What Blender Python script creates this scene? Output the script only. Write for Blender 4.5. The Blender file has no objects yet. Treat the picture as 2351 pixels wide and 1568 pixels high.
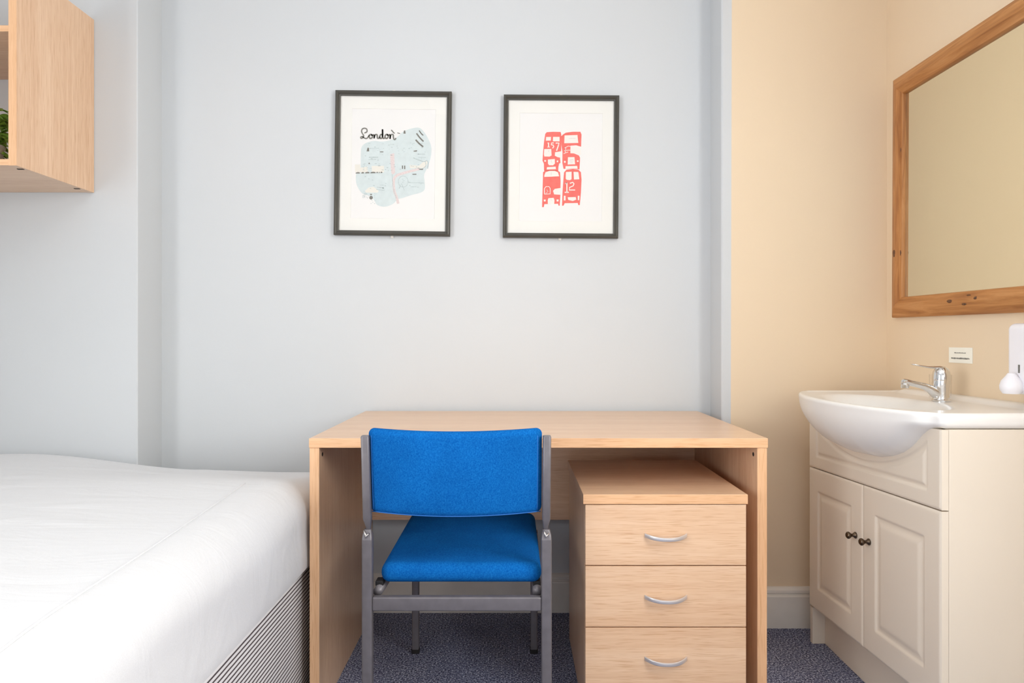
import bpy, bmesh, math, random
import numpy as np
from mathutils import Vector, Matrix

random.seed(7)
SC = bpy.context.scene
COL = SC.collection
PI = math.pi
R = math.radians

# ------------------------------------------------------------------ camera, world, light, exposure
EYE = 0.99                      # camera height; x right, y into the room, z up; camera above the origin
cam_d = bpy.data.cameras.new('camera')
cam = bpy.data.objects.new('camera', cam_d)
COL.objects.link(cam)
cam.location = (0, 0, EYE)
cam.rotation_euler = (PI / 2, 0, 0)
cam_d.sensor_width = 36
cam_d.lens = 24.0
cam_d.shift_x = -0.00106
cam_d.shift_y = -0.0021
cam_d.clip_start = 0.02
SC.camera = cam

w = bpy.data.worlds.new('daylight')
SC.world = w
w.use_nodes = True
w.node_tree.nodes['Background'].inputs[0].default_value = (0.86, 0.93, 1.0, 1)
w.node_tree.nodes['Background'].inputs[1].default_value = 0.6


def area(name, loc, target, sx, sy, power, col):
    l = bpy.data.lights.new(name, 'AREA')
    l.shape = 'RECTANGLE'
    l.size, l.size_y, l.energy, l.color = sx, sy, power, col
    o = bpy.data.objects.new(name, l)
    COL.objects.link(o)
    o.location = loc
    o.rotation_euler = (Vector(target) - Vector(loc)).to_track_quat('-Z', 'Y').to_euler()
    return o


WIN_R = (-0.35, 0.85, 0.95, 2.25)      # right wall window: y0 y1 z0 z1
FILL_L = (-1.2, 0.1, 0.3, 1.9)       # made-up opening in the left wall for the fill light: y0 y1 z0 z1
WIN_N = (-0.9, 1.2, 0.3, 2.2)         # window in the wall behind the camera: x0 x1 z0 z1
area('daylight_right_window', (1.33, 0.25, 1.6), (0, 0.25, 1.6), 1.2, 1.3, 78, (0.95, 0.98, 1.0))
area('left_fill_light', (-2.33, -0.55, 1.1), (0, -0.55, 1.1), 1.25, 1.5, 88, (0.98, 0.985, 1.0))  # added fill from the left to brighten the cabinet doors, no known window
area('daylight_rear_window', (0.15, -2.03, 1.1), (0.15, 0, 1.0), 2.0, 1.6, 16, (0.95, 0.975, 1.0))
area('ceiling_lamp_light', (-0.3, 0.7, 2.47), (-0.3, 0.7, 0), 0.45, 0.45, 6, (1.0, 0.90, 0.78))

vs = SC.view_settings
vs.view_transform = 'Standard'
vs.look = 'None'
vs.gamma = 1
vs.use_curve_mapping = False
vs.exposure = -0.35
SC.cycles.max_bounces = 10
SC.cycles.diffuse_bounces = 6


# ------------------------------------------------------------------ materials
def lin(c):
    return tuple(((v / 255) / 12.92 if v / 255 <= 0.04045 else ((v / 255 + 0.055) / 1.055) ** 2.4) for v in c) + (1,)


class NT:
    def __init__(s, name):
        s.m = bpy.data.materials.new(name)
        s.m.use_nodes = True
        s.t = s.m.node_tree
        s.b = s.t.nodes['Principled BSDF']

    def n(s, typ, **kw):
        nd = s.t.nodes.new(typ)
        for k, v in kw.items():
            if k in nd.inputs.keys() if isinstance(k, str) else False:
                nd.inputs[k].default_value = v
            else:
                setattr(nd, k, v)
        return nd

    def l(s, a, b):
        s.t.links.new(a, b)

    def coords(s, scale=(1, 1, 1), rot=(0, 0, 0)):
        tc = s.n('ShaderNodeTexCoord')
        mp = s.n('ShaderNodeMapping')
        mp.inputs['Scale'].default_value = scale
        mp.inputs['Rotation'].default_value = rot
        s.l(tc.outputs['Object'], mp.inputs['Vector'])
        return mp.outputs['Vector']

    def noise(s, vec, scale, detail=3, rough=0.5, dist=0.0):
        nd = s.n('ShaderNodeTexNoise')
        nd.inputs['Scale'].default_value = scale
        nd.inputs['Detail'].default_value = detail
        nd.inputs['Roughness'].default_value = rough
        nd.inputs['Distortion'].default_value = dist
        s.l(vec, nd.inputs['Vector'])
        return nd.outputs['Fac']

    def ramp(s, fac, stops, interp='LINEAR'):
        nd = s.n('ShaderNodeValToRGB')
        cr = nd.color_ramp
        cr.interpolation = interp
        while len(cr.elements) < len(stops):
            cr.elements.new(0.5)
        for e, (p, c) in zip(cr.elements, stops):
            e.position = p
            e.color = lin(c) if len(c) == 3 else c
        s.l(fac, nd.inputs['Fac'])
        return nd.outputs['Color']

    def mix(s, fac, a, b, mode='MIX'):
        nd = s.n('ShaderNodeMix')
        nd.data_type = 'RGBA'
        nd.blend_type = mode
        for sock, v in ((nd.inputs[0], fac), (nd.inputs[6], a), (nd.inputs[7], b)):
            if isinstance(v, (int, float, tuple)):
                sock.default_value = v
            else:
                s.l(v, sock)
        return nd.outputs[2]

    def bump(s, h, strength, dist=0.001):
        nd = s.n('ShaderNodeBump')
        nd.inputs['Strength'].default_value = strength
        nd.inputs['Distance'].default_value = dist
        s.l(h, nd.inputs['Height'])
        s.l(nd.outputs[0], s.b.inputs['Normal'])

    def base(s, v, rough=0.5, metal=0.0, spec=0.5):
        if isinstance(v, tuple):
            s.b.inputs['Base Color'].default_value = lin(v)
        else:
            s.l(v, s.b.inputs['Base Color'])
        s.b.inputs['Roughness'].default_value = rough
        s.b.inputs['Metallic'].default_value = metal
        s.b.inputs['Specular IOR Level'].default_value = spec
        return s.m


def mat_plain(name, c, rough=0.5, metal=0.0, spec=0.5, var=0.03, scale=8):
    t = NT(name)
    f = t.noise(t.coords(), scale, 2)
    a = tuple(max(0, v * (1 - var)) for v in c)
    b = tuple(min(255, v * (1 + var)) for v in c)
    return t.base(t.ramp(f, [(0.3, a), (0.7, b)]), rough, metal, spec)


def mat_wall(name, c):
    t = NT(name)
    v = t.coords()
    f = t.noise(v, 1.3, 3)
    a = tuple(x * 0.988 for x in c)
    t.base(t.ramp(f, [(0.3, a), (0.7, c)]), 0.75, 0, 0.25)
    t.bump(t.noise(v, 60, 4, 0.6), 0.12, 0.002)
    return t.m


def mat_beech(name, axis, dark=(222, 183, 149), mid=(229, 193, 159), light=(235, 202, 171)):
    """straight fine grain running along the given axis"""
    t = NT(name)
    sc = [1, 1, 1]
    sc['xyz'.index(axis)] = 0.02
    v = t.coords(tuple(sc))
    f1 = t.noise(v, 95, 5, 0.6, 0.15)
    f2 = t.noise(v, 9, 2, 0.5, 0.2)
    sc2 = [1, 1, 1]
    sc2['xyz'.index(axis)] = 0.03
    f3 = t.noise(t.coords(tuple(sc2)), 520, 2, 0.5)
    c = t.ramp(f1, [(0.3, dark), (0.5, mid), (0.7, light)])
    c2 = t.ramp(f2, [(0.35, (243, 236, 230)), (0.65, (255, 255, 255))])
    c3 = t.ramp(f3, [(0.34, (238, 228, 218)), (0.46, (255, 255, 255))])
    t.base(t.mix(1.0, t.mix(0.6, c, t.mix(1.0, c, c2, 'MULTIPLY')), c3, 'MULTIPLY'), 0.3, 0, 0.6)
    t.bump(f3, 0.05, 0.0005)
    return t.m


def mat_pine(name, axis):
    t = NT(name)
    sc = [1, 1, 1]
    sc['xyz'.index(axis)] = 0.08
    v = t.coords(tuple(sc))
    f1 = t.noise(v, 42, 4, 0.6, 1.2)
    c = t.ramp(f1, [(0.3, (150, 94, 48)), (0.5, (180, 122, 68)), (0.72, (202, 146, 92))])
    f2 = t.noise(v, 7, 2, 0.5, 0.6)
    c = t.mix(t.ramp(f2, [(0.4, (0, 0, 0)), (0.75, (110, 110, 110))]), c, lin((156, 98, 50)))
    t.base(c, 0.42, 0, 0.4)
    t.bump(f1, 0.12, 0.001)
    return t.m


def mat_fabric(name, dark, light, scale=900):
    t = NT(name)
    v = t.coords()
    f = t.noise(v, scale * 0.35, 3, 0.6)
    fa = t.noise(t.coords((1, .22, .22)), scale * 0.9, 2, 0.6)
    fb = t.noise(t.coords((.22, 1, 1)), scale * 0.9, 2, 0.6)
    g = t.mix(0.5, fa, fb)
    g = t.mix(0.4, g, f)
    big = t.noise(v, 10, 3)
    c = t.ramp(g, [(0.38, dark), (0.62, light)])
    c = t.mix(1.0, c, t.ramp(big, [(0.3, (232, 232, 236)), (0.7, (255, 255, 255))]), 'MULTIPLY')
    t.base(c, 0.95, 0, 0.04)
    t.bump(g, 0.35, 0.0008)
    return t.m


def mat_carpet():
    t = NT('navy_carpet')
    v = t.coords()
    f = t.noise(v, 190, 3, 0.75)
    f2 = t.noise(v, 5, 3)
    c = t.ramp(f, [(0.37, (48, 48, 62)), (0.46, (102, 106, 130)), (0.54, (146, 152, 180)), (0.63, (238, 240, 250))])
    c = t.mix(1.0, c, t.ramp(f2, [(0.3, (215, 215, 222)), (0.7, (255, 255, 255))]), 'MULTIPLY')
    t.base(c, 0.95, 0, 0.1)
    t.bump(f, 0.9, 0.004)
    return t.m


def mat_sheet():
    t = NT('white_cotton')
    v = t.coords()
    f = t.noise(v, 500, 2)
    t.base(t.ramp(f, [(0.3, (212, 213, 215)), (0.7, (218, 219, 221))]), 0.85, 0, 0.2)
    t.b.inputs['Sheen Weight'].default_value = 0.1
    f2 = t.noise(t.coords((0.5, 1.6, 1)), 7, 4, 0.55, 0.6)
    t.bump(f2, 0.35, 0.012)
    return t.m


def mat_ticking():
    t = NT('striped_ticking')
    tc = t.n('ShaderNodeTexCoord')
    sp = t.n('ShaderNodeSeparateXYZ')
    t.l(tc.outputs['Object'], sp.inputs[0])
    nz = t.noise(tc.outputs['Object'], 30, 2)
    def mth(op, a, b=None):
        nd = t.n('ShaderNodeMath')
        nd.operation = op
        for i, x in enumerate((a, b)):
            if x is None:
                continue
            if isinstance(x, (int, float)):
                nd.inputs[i].default_value = x
            else:
                t.l(x, nd.inputs[i])
        return nd.outputs[0]
    z = mth('ADD', sp.outputs['Z'], mth('MULTIPLY', nz, 0.0012))
    fr = mth('FRACT', mth('MULTIPLY', z, 1 / 0.0108))
    stripe = mth('LESS_THAN', fr, 0.37)
    c = t.mix(stripe, lin((232, 230, 230)), lin((84, 74, 76)))
    t.base(c, 0.8, 0, 0.2)
    return t.m


def mat_glass(name, tint=(1, 1, 1, 1), rough=0.0):
    t = NT(name)
    t.b.inputs['Base Color'].default_value = tint
    t.b.inputs['Transmission Weight'].default_value = 1
    t.b.inputs['Roughness'].default_value = rough
    t.b.inputs['IOR'].default_value = 1.45
    return t.m


def mat_pane(name='picture_glazing', ior=1.12):
    m = bpy.data.materials.new(name)
    m.use_nodes = True
    t = m.node_tree
    t.nodes.remove(t.nodes['Principled BSDF'])
    out = t.nodes['Material Output']
    fr = t.nodes.new('ShaderNodeFresnel')
    fr.inputs['IOR'].default_value = ior
    tr = t.nodes.new('ShaderNodeBsdfTransparent')
    gl = t.nodes.new('ShaderNodeBsdfGlossy')
    gl.inputs['Roughness'].default_value = 0.03
    mx = t.nodes.new('ShaderNodeMixShader')
    ge = t.nodes.new('ShaderNodeNewGeometry')
    mt = t.nodes.new('ShaderNodeMath')
    mt.operation = 'SUBTRACT'
    mt.use_clamp = True
    t.links.new(fr.outputs[0], mt.inputs[0])
    t.links.new(ge.outputs['Backfacing'], mt.inputs[1])
    t.links.new(mt.outputs[0], mx.inputs[0])
    t.links.new(tr.outputs[0], mx.inputs[1])
    t.links.new(gl.outputs[0], mx.inputs[2])
    t.links.new(mx.outputs[0], out.inputs[0])
    return m


M = {}
M['grey_wall'] = mat_wall('pale_grey_paint', (205, 208, 210))
M['cream_wall'] = mat_wall('cream_paint', (230, 209, 180))
M['skirting'] = mat_plain('skirting_gloss', (232, 227, 219), 0.4)
M['ceiling'] = mat_wall('ceiling_white', (238, 238, 236))
M['carpet'] = mat_carpet()
M['beech_x'] = mat_beech('beech_laminate_x', 'x')
M['beech_y'] = mat_beech('beech_laminate_y', 'y')
M['beech_z'] = mat_beech('beech_laminate_z', 'z')
M['edge'] = mat_beech('beech_edging', 'x', (226, 178, 134), (233, 187, 144), (238, 194, 152))
M['edge_z'] = mat_beech('beech_edging_z', 'z', (226, 178, 134), (233, 187, 144), (238, 194, 152))
M['pine_y'] = mat_pine('pine_y', 'y')
M['pine_z'] = mat_pine('pine_z', 'z')
M['knot'] = mat_plain('pine_knot', (96, 60, 34), 0.5, var=0.25, scale=200)
M['blue'] = mat_fabric('blue_upholstery', (8, 82, 158), (26, 116, 192))
M['blue_seam'] = mat_plain('blue_thread', (40, 112, 190), 0.8)
M['tube'] = mat_plain('grey_enamel', (112, 108, 112), 0.38, 0.25, 0.5, 0.04, 40)
M['weld'] = mat_plain('bright_steel', (190, 186, 184), 0.25, 0.9, 0.5, 0.08, 120)
M['rubber'] = mat_plain('black_rubber', (28, 26, 28), 0.7)
M['sheet'] = mat_sheet()
M['ticking'] = mat_ticking()
M['ceramic'] = mat_plain('ceramic_white', (238, 236, 232), 0.24, 0, 0.5, 0.004)
M['cab'] = mat_plain('ivory_foil', (230, 219, 203), 0.42, 0, 0.45, 0.008, 3)
M['chrome'] = mat_plain('chrome', (225, 225, 225), 0.08, 1.0, 0.5, 0.01)
M['satin'] = mat_plain('satin_nickel', (222, 218, 218), 0.34, 0.7, 0.5, 0.02)
M['bronze'] = mat_plain('dark_pewter', (96, 82, 68), 0.28, 1.0, 0.5, 0.1, 60)
M['dark'] = mat_plain('dark_recess', (34, 26, 22), 0.8)
M['black_frame'] = mat_plain('charcoal_moulding', (74, 72, 66), 0.35, 0.1, 0.5, 0.05)
M['paper'] = mat_plain('print_paper', (226, 225, 223), 0.8, 0, 0.1, 0.003)
M['mount'] = mat_plain('mount_card', (227, 226, 221), 0.85, 0, 0.1, 0.003)
M['pane'] = mat_pane()
M['thin_glass'] = mat_pane('thin_glass', 1.7)
M['mirror'] = mat_plain('silvered_glass', (226, 226, 214), 0.015, 1.0, 0.5, 0.001)
M['glass'] = mat_glass('clear_glass', (0.96, 0.98, 0.96, 1))
M['plastic'] = mat_plain('white_plastic', (236, 234, 238), 0.35, 0, 0.5, 0.004)
M['label'] = mat_plain('sticker_white', (242, 240, 228), 0.6, 0, 0.3, 0.003)
M['ink'] = mat_plain('grey_ink', (122, 120, 114), 0.8, 0, 0.1, 0.1, 300)
M['ink_soft'] = mat_plain('soft_grey_ink', (178, 190, 190), 0.8, 0, 0.1, 0.08, 300)
M['ink_teal'] = mat_plain('pale_teal_ink', (202, 212, 212), 0.8, 0, 0.1, 0.012, 60)
M['ink_pink'] = mat_plain('dusty_pink_ink', (214, 200, 198), 0.8, 0, 0.1, 0.03, 200)
M['ink_cream'] = mat_plain('cream_ink', (220, 217, 208), 0.8, 0, 0.1, 0.01)
M['ink_red'] = mat_plain('coral_red_ink', (230, 116, 108), 0.8, 0, 0.1, 0.03, 60)
M['ink_white'] = mat_plain('print_white', (228, 223, 216), 0.8, 0, 0.1, 0.004)
M['leaf'] = mat_plain('leaf_green', (112, 142, 58), 0.45, 0, 0.4, 0.45, 60)
M['soil'] = mat_plain('dark_soil', (30, 22, 20), 0.9, var=0.3, scale=200)
M['pot'] = mat_plain('white_pot', (206, 204, 208), 0.35)


# ------------------------------------------------------------------ mesh helpers
class MB:
    def __init__(s):
        s.v, s.f, s.mi = [], [], []

    def add(s, vf, mi=0, T=None):
        v, f = vf
        o = len(s.v)
        for p in v:
            p = Vector(p)
            if T is not None:
                p = T @ p
            s.v.append(tuple(p))
        for q in f:
            s.f.append(tuple(i + o for i in q))
            s.mi.append(mi)
        return s

    def build(s, name, mats, parent=None, smooth=False, loc=None):
        me = bpy.data.meshes.new(name)
        me.from_pydata(s.v, [], s.f)
        bm = bmesh.new()
        bm.from_mesh(me)
        bmesh.ops.recalc_face_normals(bm, faces=bm.faces)
        bm.to_mesh(me)
        bm.free()
        if not isinstance(mats, (list, tuple)):
            mats = [mats]
        for m in mats:
            me.materials.append(M[m] if isinstance(m, str) else m)
        me.polygons.foreach_set('material_index', s.mi)
        if smooth:
            me.polygons.foreach_set('use_smooth', [len(p.vertices) < 40 for p in me.polygons])
            if smooth == 'auto':
                me.set_sharp_from_angle(angle=R(38))
        o = bpy.data.objects.new(name, me)
        COL.objects.link(o)
        if parent is not None:
            o.parent = parent
        if loc is not None:
            o.location = loc
        return o


def rbox(x0, x1, y0, y1, z0, z1, r=0.0012, mid=(1, 1, 1), k=1, deform=None):
    """box with rounded edges; returns verts, faces"""
    c = ((x0 + x1) / 2, (y0 + y1) / 2, (z0 + z1) / 2)
    h = ((x1 - x0) / 2, (y1 - y0) / 2, (z1 - z0) / 2)
    r = min(r, min(h) * 0.98)
    lines = []
    for a in range(3):
        e = [h[a] - r + r * math.tan(PI / 4 * i / k) for i in range(k + 1)]
        inner = [-(h[a] - r) + 2 * (h[a] - r) * i / mid[a] for i in range(1, mid[a])]
        lines.append([-x for x in reversed(e)] + inner + e)
    idx, V, F = {}, [], []

    def vid(p):
        key = tuple(round(x, 7) for x in p)
        if key not in idx:
            q = [max(-(h[a] - r), min(h[a] - r, p[a])) for a in range(3)]
            d = Vector([p[a] - q[a] for a in range(3)])
            if d.length > 0:
                d = d.normalized() * r
            P = [q[a] + d[a] + c[a] for a in range(3)]
            idx[key] = len(V)
            V.append(tuple(P))
        return idx[key]

    for a in range(3):
        b, cc = (a + 1) % 3, (a + 2) % 3
        for sgn in (-1, 1):
            L1, L2 = lines[b], lines[cc]
            for i in range(len(L1) - 1):
                for j in range(len(L2) - 1):
                    q = []
                    for (ii, jj) in ((i, j), (i + 1, j), (i + 1, j + 1), (i, j + 1)):
                        p = [0, 0, 0]
                        p[a] = sgn * h[a]
                        p[b], p[cc] = L1[ii], L2[jj]
                        q.append(vid(p))
                    F.append(tuple(q))
    if deform:
        V = [tuple(deform(Vector(p))) for p in V]
    return V, F


def tube(pts, rad, n=12, cap=True, sq=None):
    """swept tube; rad number or list; sq=(hw,hh) list makes a rectangular section with fixed frame"""
    pts = [Vector(p) for p in pts]
    V, F = [], []
    m = len(pts)
    up = Vector((0, 0, 1))
    prev = None
    for i, p in enumerate(pts):
        t = (pts[min(i + 1, m - 1)] - pts[max(i - 1, 0)]).normalized()
        if prev is None:
            a = t.cross(up)
            if a.length < 1e-3:
                a = t.cross(Vector((0, 1, 0)))
            a.normalize()
        else:
            a = (prev - t * prev.dot(t)).normalized()
        prev = a
        b = t.cross(a).normalized()
        r = rad[i] if isinstance(rad, (list, tuple)) else rad
        for k in range(n):
            an = 2 * PI * k / n
            V.append(tuple(p + a * math.cos(an) * r + b * math.sin(an) * r))
    for i in range(m - 1):
        for k in range(n):
            F.append((i * n + k, i * n + (k + 1) % n, (i + 1) * n + (k + 1) % n, (i + 1) * n + k))
    if cap:
        F.append(tuple(range(n)))
        F.append(tuple((m - 1) * n + k for k in range(n)))
    return V, F


def lathe(prof, n=32, axis='z', c=(0, 0, 0)):
    V, F = [], []
    for r, z in prof:
        for k in range(n):
            a = 2 * PI * k / n
            x, y = r * math.cos(a), r * math.sin(a)
            if axis == 'z':
                V.append((c[0] + x, c[1] + y, c[2] + z))
            elif axis == 'x':
                V.append((c[0] + z, c[1] + x, c[2] + y))
            else:
                V.append((c[0] + x, c[1] + z, c[2] + y))
    m = len(prof)
    for i in range(m - 1):
        for k in range(n):
            F.append((i * n + k, i * n + (k + 1) % n, (i + 1) * n + (k + 1) % n, (i + 1) * n + k))
    F.append(tuple(range(n)))
    F.append(tuple((m - 1) * n + k for k in range(n)))
    return V, F


def loft(secs, cap=True):
    n = len(secs[0])
    V = [tuple(p) for s in secs for p in s]
    F = []
    for i in range(len(secs) - 1):
        for k in range(n):
            F.append((i * n + k, i * n + (k + 1) % n, (i + 1) * n + (k + 1) % n, (i + 1) * n + k))
    if cap:
        F.append(tuple(range(n)))
        F.append(tuple((len(secs) - 1) * n + k for k in range(n)))
    return V, F


def rrect(hw, hh, r, k=3):
    out = []
    for cx, cy, a0 in ((hw - r, hh - r, 0), (-(hw - r), hh - r, 90), (-(hw - r), -(hh - r), 180), (hw - r, -(hh - r), 270)):
        for i in range(k + 1):
            a = R(a0 + 90 * i / k)
            out.append((cx + r * math.cos(a), cy + r * math.sin(a)))
    return out


def smooth_path(pts, n=8, closed=False):
    P = [Vector(p) for p in pts]
    m = len(P)
    out = []
    rng = range(m if closed else m - 1)
    for i in rng:
        if closed:
            p0, p1, p2, p3 = P[(i - 1) % m], P[i], P[(i + 1) % m], P[(i + 2) % m]
        else:
            p0, p1, p2, p3 = P[max(i - 1, 0)], P[i], P[i + 1], P[min(i + 2, m - 1)]
        for j in range(n):
            t = j / n
            out.append(0.5 * ((2 * p1) + (p2 - p0) * t + (2 * p0 - 5 * p1 + 4 * p2 - p3) * t * t + (3 * p1 - p0 - 3 * p2 + p3) * t ** 3))
    if not closed:
        out.append(P[-1])
    return out


def thing(name, label, cat, loc=(0, 0, 0), group=None, rot=(0, 0, 0)):
    o = bpy.data.objects.new(name, None)
    o.empty_display_size = 0.05
    COL.objects.link(o)
    o.location = loc
    o.rotation_euler = rot
    o['label'] = label
    o['category'] = cat
    if group:
        o['group'] = group
    return o


def struct(o):
    o['kind'] = 'structure'
    return o


def sstep(t):
    t = max(0.0, min(1.0, t))
    return t * t * (3 - 2 * t)


# ------------------------------------------------------------------ room shell
XL, XR, YN, ZC = -2.3, 1.29, -2.0, 2.55
YB, YL, YY = 2.49, 2.33, 2.357      # alcove back, left projection, cream projection
XA0, XA1, XC = -1.282, 0.72, 0.756

struct(MB().add(([(XL, YN, 0), (XR, YN, 0), (XR, YB, 0), (XL, YB, 0)], [(0, 1, 2, 3)])).add(
    ([(XL, YN, -.08), (XR, YN, -.08), (XR, YB, -.08), (XL, YB, -.08)], [(0, 1, 2, 3)])).build('floor', 'carpet'))
struct(MB().add(rbox(XL - .1, XR + .1, YN - .1, YB + .2, ZC, ZC + .1)).build('ceiling', 'ceiling'))

# back wall: projecting bay on the left, alcove, projecting cream bay on the right (one plan polygon, extruded)
plan = [(XL - .1, YL, 0), (XA0 - .003, YL, 0), (XA0, YL + .003, 0), (XA0, YB, 0), (XA1, YB, 0), (XA1, YY + .005, 0),
        (XA1 + .005, YY, 0), (XC, YY, 1), (XR + .1, YY, 1), (XR + .1, YB + .1, 1), (XL - .1, YB + .1, 0)]
V, F, MI = [], [], []
n = len(plan)
for z in (0, ZC):
    for (x, y, m_) in plan:
        V.append((x - (0.006 * (1 - z / ZC) if x == XC else 0), y, z))
for i in range(n):
    F.append((i, (i + 1) % n, n + (i + 1) % n, n + i))
    MI.append(plan[i][2])
wb = MB()
wb.v, wb.f, wb.mi = V, F, MI
struct(wb.build('wall_back', ['grey_wall', 'cream_wall']))


def wall_open(name, mat, a0, a1, o, fix, thick, along):
    """wall with a window opening o=(a,b,z0,z1)"""
    mb = MB()
    for (p, q, z0, z1) in ((a0, o[0], 0, ZC), (o[1], a1, 0, ZC), (o[0], o[1], 0, o[2]), (o[0], o[1], o[3], ZC)):
        if along == 'y':
            mb.add(rbox(fix, fix + thick, p, q, z0, z1, 0.0001))
        else:
            mb.add(rbox(p, q, fix - thick, fix, z0, z1, 0.0001))
    return struct(mb.build(name, mat))


wall_open('wall_right', 'cream_wall', YN - .1, YY, WIN_R, XR, 0.12, 'y')
wall_open('wall_left', 'grey_wall', YN - .1, YL, FILL_L, XL - .12, 0.12, 'y')  # opening made up for the left fill light
wall_open('wall_near', 'grey_wall', XL - .1, XR, WIN_N, YN, 0.12, 'x')


def window(name, o, fix, along):
    mb = MB()
    a, b, z0, z1 = o
    t = 0.045
    bars = [(a, b, z0, z0 + t), (a, b, z1 - t, z1), (a, a + t, z0, z1), (b - t, b, z0, z1),
            ((a + b) / 2 - .02, (a + b) / 2 + .02, z0, z1)]
    for (p, q, u, v) in bars:
        if along == 'y':
            mb.add(rbox(fix - .004, fix + .03, p, q, u, v, 0.003))
        else:
            mb.add(rbox(p, q, fix - .03, fix + .004, u, v, 0.003))
    return struct(mb.build(name, 'skirting'))


window('window_1', WIN_R, XR, 'y')
window('window_2', WIN_N, YN, 'x')
window('left_fill_frame', FILL_L, XL - .03, 'y')  # unseen frame added around the left fill light

# skirting boards, moulded top
SKP = [(0, 0), (0.019, 0), (0.019, 0.107), (0.0165, 0.112), (0.012, 0.113), (0.012, 0.117), (0.0155, 0.120),
       (0.0145, 0.128), (0.009, 0.134), (0.004, 0.137), (0, 0.138)]


def skirting(name, p0, p1, nrm):
    secs = []
    for p in (p0, p1):
        secs.append([(p[0] + nrm[0] * d, p[1] + nrm[1] * d, z) for d, z in SKP])
    return struct(MB().add(loft(secs)).build(name, 'skirting'))


skirting('baseboard_back', (XA0, YB - .0005), (XA1, YB - .0005), (0, -1))
skirting('baseboard_right', (XA1 - .0, YY - .0005), (XR, YY - .0005), (0, -1))
skirting('baseboard_left', (XL, YL - .0005), (XA0, YL - .0005), (0, -1))
skirting('trim_1', (XA1 - .0005, YY - .019), (XA1 - .0005, YB), (-1, 0))
skirting('trim_2', (XA0 + .0005, YL), (XA0 + .0005, YB), (1, 0))

# ------------------------------------------------------------------ desk
DX0, DX1, DY0, DY1, DH = -0.534, 0.667, 1.786, 2.468, 0.731
desk = thing('desk', 'beech laminate desk with panel sides and a modesty board against the alcove wall', 'desk', ((DX0 + DX1) / 2, (DY0 + DY1) / 2, 0))
dl = desk.location.copy()


def P(parent_loc, x0, x1, y0, y1, z0, z1, **kw):
    return rbox(x0 - parent_loc[0], x1 - parent_loc[0], y0 - parent_loc[1], y1 - parent_loc[1], z0 - parent_loc[2], z1 - parent_loc[2], **kw)


top = MB().add(P(dl, DX0, DX1, DY0 + .0015, DY1, DH - .025, DH)).build('desktop', 'beech_x', desk)
e = MB().add(P(dl, DX0, DX1, DY0, DY0 + .0015, DH - .0248, DH - .0002, r=.0006)).build('front_edging', 'edge', top)
for (a, b) in ((DX0 + .001, DX0 + .026), (DX1 - .027, DX1 - .002)):
    s_ = MB().add(P(dl, a, b, DY0 + .0035, DY1, 0.0, DH - .025)).build('side_panel', 'beech_z', desk)
    MB().add(P(dl, a, b, DY0 + .002, DY0 + .0035, 0.0, DH - .0252, r=.0006)).build('front_edging', 'edge_z', s_)
MB().add(P(dl, DX0 + .0265, DX1 - .0275, 2.400, 2.418, 0.355, DH - .0255)).build('modesty_panel', 'beech_x', desk)
# cam-fitting holes just under the top inside each side panel
for sx, x in ((1, DX0 + .026), (-1, DX1 - .027)):
    MB().add(lathe([(0.0, 0), (0.0055, 0), (0.0055, 0.0008), (0.003, 0.0008), (0.0, 0.0002)], 14, 'x',
                   (x - dl[0] - (0.0 if sx > 0 else .0009), 1.818 - dl[1], 0.684))).build('fitting_hole', 'dark', desk)

# ------------------------------------------------------------------ drawer pedestal
PX0, PX1, PY0, PY1, PZ = 0.179, 0.599, 1.741, 2.24, 0.594
ped = thing('drawer_pedestal', 'beech pedestal of three drawers with bow handles under the right of the desk', 'drawer unit', ((PX0 + PX1) / 2, (PY0 + PY1) / 2, 0))
pl = ped.location.copy()
tp = MB().add(P(pl, PX0, PX1, PY0 + .0015, PY1, PZ - .0245, PZ)).build('top_panel', 'beech_x', ped)
MB().add(P(pl, PX0, PX1, PY0, PY0 + .0015, PZ - .0243, PZ - .0002, r=.0006)).build('front_edging', 'edge', tp)
for (a, b) in ((PX0 + .005, PX0 + .023), (PX1 - .021, PX1 - .003)):
    MB().add(P(pl, a, b, PY0 + .024, PY1 - .002, 0.012, PZ - .025)).build('side_panel', 'beech_z', ped)
MB().add(P(pl, PX0 + .023, PX1 - .021, PY1 - .02, PY1 - .004, 0.012, PZ - .025)).build('back_panel', 'beech_z', ped)
MB().add(P(pl, PX0 + .023, PX1 - .021, PY0 + .026, PY1 - .02, 0.03, 0.048)).build('base_panel', 'beech_x', ped)
MB().add(P(pl, PX0 + .023, PX1 - .021, PY0 + .03, PY0 + .045, 0.0, 0.028)).build('plinth', 'beech_x', ped)
zt = PZ - .0265
for i in range(3):
    z1 = zt - i * 0.1573
    z0 = z1 - 0.1545
    if i == 2:
        z0 = z1 - .1600
    d = MB().add(P(pl, PX0 + .0055, PX1 - .0035, PY0 + .003, PY0 + .021, z0, z1, r=.001)).build('drawer', 'beech_x', ped)
    # drawer box behind the front
    MB().add(P(pl, PX0 + .032, PX1 - .030, PY0 + .0215, PY1 - .03, z0 + .02, z1 - .03)).build('drawer_box', 'beech_y', d)
    hx = (1529 - 1178) / 900 - pl[0]
    hz = z1 - 0.079
    pts = []
    for k in range(17):
        t = -1 + k / 8
        out = 0.027 * (1 - abs(t) ** 2.6)
        pts.append((hx + t * 0.054, PY0 + .004 - pl[1] - out - .001, hz + .001 - .004 * (1 - t * t)))
    secs = []
    for k, p in enumerate(pts):
        t = -1 + k / 8
        hh = 0.0054 - 0.0008 * (1 - abs(t))
        secs.append([(p[0], p[1] + a * 0.55, p[2] + b) for a, b in rrect(hh, hh, hh * .6, 2)])
    MB().add(loft(secs)).build('handle', 'satin', d, smooth='auto')

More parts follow.
